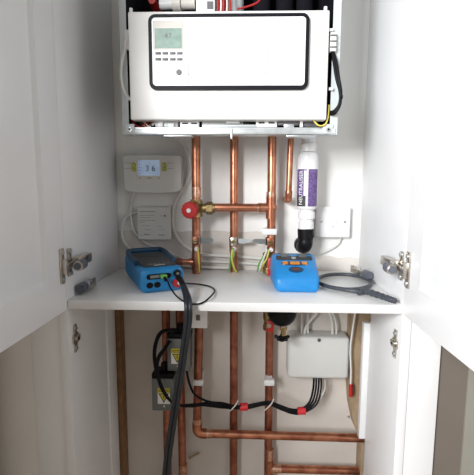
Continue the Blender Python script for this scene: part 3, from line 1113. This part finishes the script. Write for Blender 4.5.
# the face above follows the boot's top; handle rim at the far end
b = MB()
b.tube([(-.037, .060, .053), (-.0395, .11, .058), (-.037, .152, .063), (-.026, .162, .064), (.026, .162, .064), (.037, .152, .063), (.0395, .11, .058), (.037, .060, .053)], .0062, M_navy, seg=14)
lb(b, 'handle_rim', m1)
b = MB().box(-.022, .022, .075, .118, .0530, .0545, M_ink, .0006)
b.box(-.024, .024, .073, .120, .0520, .0535, M_black, .0006)
tilt(b)
lb(b, 'screen', m1)
b = MB()
for i in range(5):
    b.box(-.020 + i * .009, -.014 + i * .009, .030, .035, .0530, .0550, M_inkgrey, .0008)
for i in range(4):
    b.box(-.018 + i * .010, -.012 + i * .010, .045, .050, .0530, .0548, M_greybox, .0008)
b.box(-.012, .010, .019, .024, .0525, .0545, M_inkpale, .0006)
tilt(b)
lb(b, 'button', m1)
for nm, x_, z_, r_, mm in (('socket', -.025, .017, .0063, M_black), ('socket', -.011, .017, .0063, M_black), ('socket', .027, .038, .0082, M_black)):
    b = MB().cyl((x_, .004, z_), (x_, -.0008, z_), r_, mm)
    if z_ > .03:
        b.ring([(x_ + .0086 * math.cos(a * math.pi / 12), z_ + .0086 * math.sin(a * math.pi / 12)) for a in range(24)], [(x_ + .0068 * math.cos(a * math.pi / 12), z_ + .0068 * math.sin(a * math.pi / 12)) for a in range(24)], -.0025, 0.004, M_navy)
        b.cyl((x_, .0, z_), (x_, -.006, z_), .003, M_nickel)
    lb(b, nm, m1)
b = MB(); b.prism(rrect(-.031, .016, .029, .040, .0052)[::-1], -.0008, .004, M_black)
b.box(-.024, -.006, -.0016, 0, .0315, .0375, M_greybox, .0005)
lb(b, 'port_slot', m1)
b = MB(); b.box(-.005, .006, -.010, .001, .0305, .0385, M_green, .001)
b.cyl((.001, -.008, .033), (.001, -.018, .029), .003, M_black)
lb(b, 'connector', m1)
b = MB().cyl((.027, .004, .017), (.027, -.005, .017), .0092, M_red, bev=.001)
b.cyl((.032, -.004, .018), (.034, -.010, .018), .0055, M_white)
lb(b, 'hose_port', m1)

# right instrument
fl, frr = atz(274.6, 293.0, 0), atz(320, 293.0, 0)
org = (fl + frr) / 2
hw = (frr.x - fl.x) / 2
m2 = inst('gas_detector', 'bright blue instrument with orange buttons on shelf right of centre', (org.x, org.y, 0), math.radians(0))
b = loft([(0.0, hw * .86, .006, .026, .007), (.004, hw * .95, .001, .032, .010), (.014, hw, 0, .040, .013), (.035, hw, 0, .050, .012), (.07, hw * 1.04, 0, .060, .012), (.10, hw * 1.08, 0, .067, .011), (.112, hw * 1.05, .004, .066, .011)], M_blue2)
lb(b, 'case', m2)
def top2(y):  # height of the upper surface
    return np.interp(y, [0, .004, .014, .035, .07, .10, .112], [.026, .032, .040, .050, .060, .067, .066])
def slab2(b, x0_, x1_, y0_, y1_, m, up=.0012, oval=False, r=.003):
    n_ = Matrix.Translation((0, 0, 0))
    za, zb_ = top2(y0_) , top2(y1_)
    ang_ = math.atan2(zb_ - za, y1_ - y0_)
    L_ = math.hypot(zb_ - za, y1_ - y0_)
    cx_, cy_ = (x0_ + x1_) / 2, 0
    if oval:
        o_ = [((x1_ - x0_) / 2 * math.cos(a * math.pi / 14), L_ / 2 + L_ / 2 * math.sin(a * math.pi / 14)) for a in range(28)]
    else:
        o_ = rrect(-(x1_ - x0_) / 2, (x1_ - x0_) / 2, 0, L_, r)
    M = Matrix.Translation((cx_, y0_, za)) @ Matrix.Rotation(ang_, 4, 'X') @ Matrix(((1, 0, 0, 0), (0, 0, 1, 0), (0, 1, 0, 0), (0, 0, 0, 1)))
    b.prism(o_, -.004, up, m, M)
b = MB(); slab2(b, -.041, .041, .066, .108, M_face, .0015); lb(b, 'display_window', m2)
b = MB(); slab2(b, -.006, .004, .070, .080, M_inkpale, .0022); slab2(b, -.03, -.012, .082, .100, M_greybox, .002); slab2(b, .012, .03, .082, .100, M_greybox, .002); lb(b, 'display_marks', m2)
b = MB(); slab2(b, -.031, .029, .040, .059, M_navy, .0012, True); lb(b, 'keypad', m2)
for x_, w_ in ((-.0225, .012), (-.001, .022), (.0205, .012)):
    b = MB(); slab2(b, x_ - w_ / 2, x_ + w_ / 2, .0435, .0555, M_orange, .0024, False, .002); lb(b, 'button', m2)
b = MB(); slab2(b, -.017, .015, .0155, .034, M_navy, .0015, True); lb(b, 'lens', m2)
b = MB(); slab2(b, -.009, .007, .0215, .029, M_copperdull, .002, True); lb(b, 'lens_mark', m2)
b = MB()
b.tube([(hw - .006, .1, .045), (hw + .002, .10, .040), (hw + .004, .09, .034)], .003, M_black); lb(b, 'side_clip', m2)

# coiled probe
prb = thing('flexible_probe', 'dark flexible probe coiled on the shelf with ribbed grip at right', 'probe', atz(371, 286, 0))
zc = .0062
pp = [(314, 285), (320, 277.5), (331, 274.6), (345, 274.3), (358, 276), (368, 279.5), (371.3, 283), (368, 286.5), (358, 289.0), (345, 289.3), (332, 287.5), (322, 284.5), (318, 281.5)]
P3 = [atz(x, y, zc) for x, y in pp]
b = MB().tube(P3[:12], .0045, M_probe, seg=14, n=10)
b.build('coil', prb)
b = MB()
g0, g1 = atz(322, 284, .0062), atz(396, 300.5, .0085)
dv = (g1 - g0)
b.tube([atz(320, 283.5, .007), atz(330, 287, .009), atz(350, 290.3, .010), atz(362, 292.2, .008)], .0045, M_probe, seg=14)
b.build('stem', prb)
b = MB()
pg = [(358, 291.6), (366, 291.2), (375, 294), (385, 297.4), (391, 299.6), (395.5, 301)]
b.tube([atz(x, y, .0086) for x, y in pg], lambda u: .0076 - .0022 * u + .0005 * math.sin(u * 60), M_probe, seg=16, n=12)
b.build('grip', prb)

# ------------------------------------------------------------ hose and lead off the left analyser
hs = thing('sampling_hose', 'twin dark sampling hose hanging from left analyser over the shelf edge', 'hose', at(187, 302, -.335))
for k, dx in enumerate((-1.9, 1.9)):
    off = .004 * (1 if k else -1)
    b = MB()
    b.tube([at(180.5 + dx * .3, 279, -.262) , at(183 + dx * .5, 285, -.282), at(185.6 + dx * .8, 292, -.308), at(187.5 + dx, 299, -.333), at(188.3 + dx, 308, -.345), at(188 + dx, 322, -.345), at(184.8 + dx, 345, -.343), at(179.8 + dx, 378, -.340), at(174.0 + dx, 415, -.338), at(168.8 + dx, 450, -.338), at(165.6 + dx, 480, -.338), at(163.5 + dx, 500, -.338)], .0044, M_hose, seg=14)
    b.build('hose_tube', hs)
b = MB().tube([at(178, 277, -.255), at(180.5, 280, -.264), at(183, 285, -.282)], lambda u: .0062, M_black); b.build('hose_end', hs)
cable('black_lead', 'thin black lead looping over the shelf from the left analyser', [at(167.6, 281, -.268), at(170, 287, -.283), at(176, 295.5, -.302), at(184, 301.5, -.322), at(193, 304.2, -.328), at(202, 303, -.327), at(209.5, 297.6, -.312), atz(214.6, 291, .0022), atz(211, 287, .0022), atz(203, 284.8, .0022), atz(195, 283.8, .0022), atz(189, 283.5, .005), atz(184, 283, .012), atz(181, 279.5, .02)], .0017, M_black)

# loose hinge arms standing against the side panels
def loose_hinge(label, a, c):
    """a: damper end, c: metal tip, both on the shelf"""
    d = (c - a); L_ = d.length
    t = thing('loose_hinge', label, 'hinge', a, 'loose hinge arms on the shelf')
    t.rotation_euler = (0, 0, math.atan2(d.y, d.x))
    b = MB().cyl((-.004, 0, .0105), (.022, 0, .0105), .0098, M_damper, bev=.002)
    lb(b, 'damper', t)
    b = MB().box(.010, L_ - .012, -.007, .007, .003, .016, M_nickel, .002)
    b.cyl((.03, -.004, .012), (.03, -.004, .019), .004, M_zinc)
    b.cyl((.046, .002, .012), (.046, .002, .021), .003, M_zinc)
    b.box(L_ - .022, L_, -.0035, .0035, .0, .018, M_nickel, .001)
    lb(b, 'hinge_arm', t)
    return t


loose_hinge('loose hinge arm on the shelf against left panel', Vector((-.3165, -.287, .004)), Vector((-.3145, -.214, .004)))
loose_hinge('loose hinge arm on the shelf against right panel', Vector((.3150, -.142, .007)), Vector((.297, -.050, .007)))

# ------------------------------------------------------------ below the shelf
# white cabled socket box under the shelf at left pipe
t = thing('sensor_box', 'small white box with grey square on the pipe under the shelf', 'control box', at(200, 320, -.09))
a, c = at(184, 300, -.105), at(207.3, 328.5, -.105)
b = MB().box(a.x, c.x, -.105, -.073, c.z, -T - .001, M_white, .002); b.build('case', t)
a, c = at(196, 315, -.106), at(200, 320.5, -.106)
MB().box(a.x, c.x, -.1062, -.1045, c.z, a.z, M_button).build('grey_square', t)


def valve_head(label, px0, px1, py0, py1, Y, lab):
    a, c = at(px0, py0, Y), at(px1, py1, Y)
    t = thing('valve_actuator', label, 'valve', ((a.x + c.x) / 2, Y, c.z))
    b = MB().box(a.x, c.x, Y, Y + .045, c.z, a.z, M_greybox, .0015); b.build('cover', t)
    b = MB().box(a.x - .001, c.x + .001, Y + .004, Y + .05, a.z - .001, a.z + .012, M_black, .002)
    b.cyl(((a.x + c.x) / 2, Y + .026, a.z + .008), ((a.x + c.x) / 2, Y + .026, a.z + .032), .0085, M_black)
    b.build('cable_gland', t)
    l0, l1, l2, l3 = lab
    p, q = at(l0, l2, Y), at(l1, l3, Y)
    b = MB().box(p.x, q.x, Y - .0004, Y + .0005, q.z, p.z, M_labelw)
    zs = q.z + (p.z - q.z) * .70
    b.box(p.x, q.x, Y - .0006, Y, zs, p.z, M_yelllab)
    b.build('warning_label', t)
    cx_ = (p.x + q.x) / 2; w_ = (q.x - p.x) * .42; h_ = (zs - q.z) * .86; zz = zs - .0015
    b = MB().prism([(cx_ - w_, zz), (cx_ + w_, zz), (cx_, zz - h_)], Y - .0012, Y - .0004, M_ink)
    w2, h2 = w_ * .74, h_ * .74
    b.prism([(cx_ - w2, zz - .0018), (cx_ + w2, zz - .0018), (cx_, zz - .0018 - h2)], Y - .0016, Y - .0012, M_yelllab)
    z1_ = zz - .002
    s_ = h2
    b.prism([(cx_ + .0012, z1_), (cx_ - .0022, z1_ - s_ * .42), (cx_ - .0002, z1_ - s_ * .38), (cx_ - .001, z1_ - s_ * .8), (cx_ + .0022, z1_ - s_ * .28), (cx_ + .0002, z1_ - s_ * .32), (cx_ + .0024, z1_)], Y - .002, Y - .0016, M_ink)
    for i in range(2):
        b.box(p.x + .003, q.x - .003, Y - .0009, Y - .0005, zs + .003 + i * .004, zs + .0042 + i * .004, M_ink)
    b.build('warning_symbol', t)
    q = at((l0 + l1) / 2 + .5, l3 + 2.2, Y)
    MB().cyl((q.x, Y - .0012, q.z), (q.x, Y, q.z), .0022, M_labelw).build('screw', t)
    return t


valve_head('upper grey metal valve actuator with yellow warning label', 167, 190, 339, 371.5, -.112, (171, 183.5, 348.5, 364))
valve_head('lower grey metal valve actuator with yellow warning label', 151.5, 173.5, 379, 411, -.125, (157.5, 170, 388, 404))
b = MB()
p, q = at(160, 376, -.05), at(175, 376, -.05)
b.cyl((p.x - .006, -.055, p.z), (q.x + .012, -.055, p.z), .015, M_brass)
b.cyl((p.x + .014, -.08, p.z - .02), (p.x + .014, -.03, p.z - .02), .016, M_brass)
tag(b.build('zone_valve'), 'dull brass valve body behind the two grey actuators', 'valve')

# black cable bundle
bd = thing('cable_bundle', 'bundle of black cables tied and taped, looping across to the junction box', 'cable', at(230, 402, -.085))
YK = -.088
specs = [
    [(174, 331, -.10), (165, 330, -.12), (158, 335, -.14), (153.8, 350, -.15), (155, 368, -.152), (160, 384, -.152), (167, 397, -.15), (175, 404, -.13), (190, 405.5, -.10)],
    [(169, 340, -.125), (164, 348, -.14), (157.5, 358, -.152), (156.5, 372, -.155), (161, 388, -.155), (169, 400, -.15), (178, 405, -.12), (190, 404.5, -.10)],
]
tail = [[(205, 403 + k * .9, YK - .002 * (k % 2)), (222, 403 + k * 1.6, YK), (234, 406 + k * .8, YK - .012), (246, 405.5 + k * 1.1, YK), (262, 402.5 + k * .9, YK - .006), (270, 402 + k * .9, YK - .014), (280, 405.5 + k * 1.2, YK - .01), (292, 409.5 + k * 1.3, YK), (302, 408.5 + k * 1.6, YK), (309.5 + k * 2.2, 402 + k, YK), (313 + k * 2.6, 390, YK + .01), (314 + k * 2.4, 378, -.045)] for k in range(4)]
b = MB()
for k in range(4):
    s_ = specs[k % 2]
    pts = [at(x + (k // 2) * 1.6, y + (k // 2) * 1.0, Y) for x, y, Y in s_] + [at(x, y, Y) for x, y, Y in tail[k]]
    b.tube(pts, (.0028, .0026, .0026, .0022)[k], M_black, seg=10)
b.tube([at(185, 322, -.10), at(186.5, 345, -.10), at(187, 372, -.1), at(193, 392, -.1), at(204, 400, -.095), at(216, 403, -.09), at(228, 405, -.09)], .003, M_black)
b.build('black_cable', bd)
b = MB()
b.tube([at(316, 402, YK + .004), at(321, 397, YK + .01), at(325, 388, YK + .02), at(325, 379, -.045)], .0016, M_cable)
b.build('thin_wire', bd)
for px, py, dx_ in ((244, 407, 4), (301.5, 411, 4)):
    p, q = at(px - dx_, py, YK), at(px + dx_, py - .5, YK)
    MB().cyl(p, q, .0098, M_redtape).build('red_tape', bd)
for px, py in ((233.5, 406), (269, 404.5)):
    p = at(px, py, YK - .008)
    b = MB().tube([p + Vector((-.012, -.004, -.014)), p + Vector((-.004, -.013, -.002)), p + Vector((.006, -.012, .010)), p + Vector((.012, -.004, .018))], .0017, M_cable)
    b.build('cable_tie', bd)

# junction box
t = thing('junction_box', 'white plastic junction box on the wall with white cables entering above', 'junction box', at(319, 380, 0))
YJ = -.062
a, c = at(288.5, 337, YJ), at(349, 380, YJ)
b = MB().box(a.x, c.x, YJ, -.001, c.z, a.z, M_greypl, .010, 4); b.build('case', t)
q = at(319.2, 340.2, YJ)
b = MB().cyl((q.x, YJ + .001, q.z), (q.x, YJ - .001, q.z), .0048, M_button); b.cyl((q.x, YJ - .001, q.z), (q.x, YJ - .0014, q.z), .0022, M_ink)
b.build('screw', t)
wc = [
    ('white cable dropping straight into junction box, leftmost of the four', [(301, 310), (301.5, 322), (301.5, 337)], .0032),
    ('white cable dropping straight into junction box, second of the four', [(307.5, 310), (307.8, 322), (308, 337)], .003),
    ('white cable slanting up from the box left end, crossing behind', [(321, 306), (316, 314), (309, 322), (305, 330), (304.5, 337)], .0038),
    ('white cable arching into the right end of junction box', [(325, 306), (329, 313), (332, 322), (332.5, 336)], .0038),
    ('darker thin cable beside the arched white one', [(328, 306), (333, 314), (336, 324), (336.5, 336)], .0028)]
for i, (l, ps, r) in enumerate(wc):
    cable('white_cable', l, [at(x, y, -.03 - .003 * (i > 1)) for x, y in ps], r, M_cable, group='cables entering the junction box')
t = thing('red_tipped_cable', 'white cable with red taped tip hanging beside the right batten', 'cable', at(350, 400, -.055))
b = MB().tube([at(355.5, 311, -.075), at(352.5, 330, -.075), at(350.3, 350, -.07), at(351, 372, -.07), at(350.5, 388, -.07)], .0022, M_white); b.build('sheath', t)
b = MB().cyl(at(350.8, 384, -.07), at(350.8, 396.5, -.07), .0052, M_red, bev=.0015); b.build('red_tip', t)

# black vessel with drain cock
t = thing('air_separator', 'black domed vessel with brass cock and black knob under the shelf', 'vessel', at(281, 318, -.12))
YV = -.135
c = at(282, 311, YV)
b = MB().lathe([(.0, c.z - .036), (.010, c.z - .0352), (.021, c.z - .031), (.030, c.z - .021), (.0355, c.z - .008), (.0365, -T - .001)], M_black, (c.x, YV, 0))
b.build('dome', t)
g = at(283.5, 325, YV)
b = MB()
b.cyl((g.x, YV, g.z + .012), (g.x, YV, g.z - .006), .0078, M_nickel)
b.cyl((g.x, YV, g.z - .004), (g.x, YV, g.z - .012), .0100, M_brass, seg=6, smooth=False)
b.cyl((g.x, YV, g.z - .012), (g.x, YV, g.z - .026), .0060, M_brass)
b.build('brass_cock', t)
g = at(282, 338.5, YV)
b = MB().cyl((g.x, YV, g.z + .007), (g.x, YV, g.z - .006), .0078, M_black, bev=.001)
for k in range(5):
    a_ = k * 2 * math.pi / 5 + .3
    b.cyl((g.x, YV, g.z + .002), (g.x + .0155 * math.cos(a_), YV + .0155 * math.sin(a_), g.z + .003), .0038, M_black, seg=10)
    b.sphere((g.x + .0155 * math.cos(a_), YV + .0155 * math.sin(a_), g.z + .003), .0046, M_black)
b.build('knob', t)
q = at(348.5, 416.5, -.001)
tag(MB().cyl((q.x, -.004, q.z), (q.x, 0, q.z), .0028, M_zinc).build('wall_screw'), 'tiny bright screw in the bare wall below the red tipped cable', 'screw')
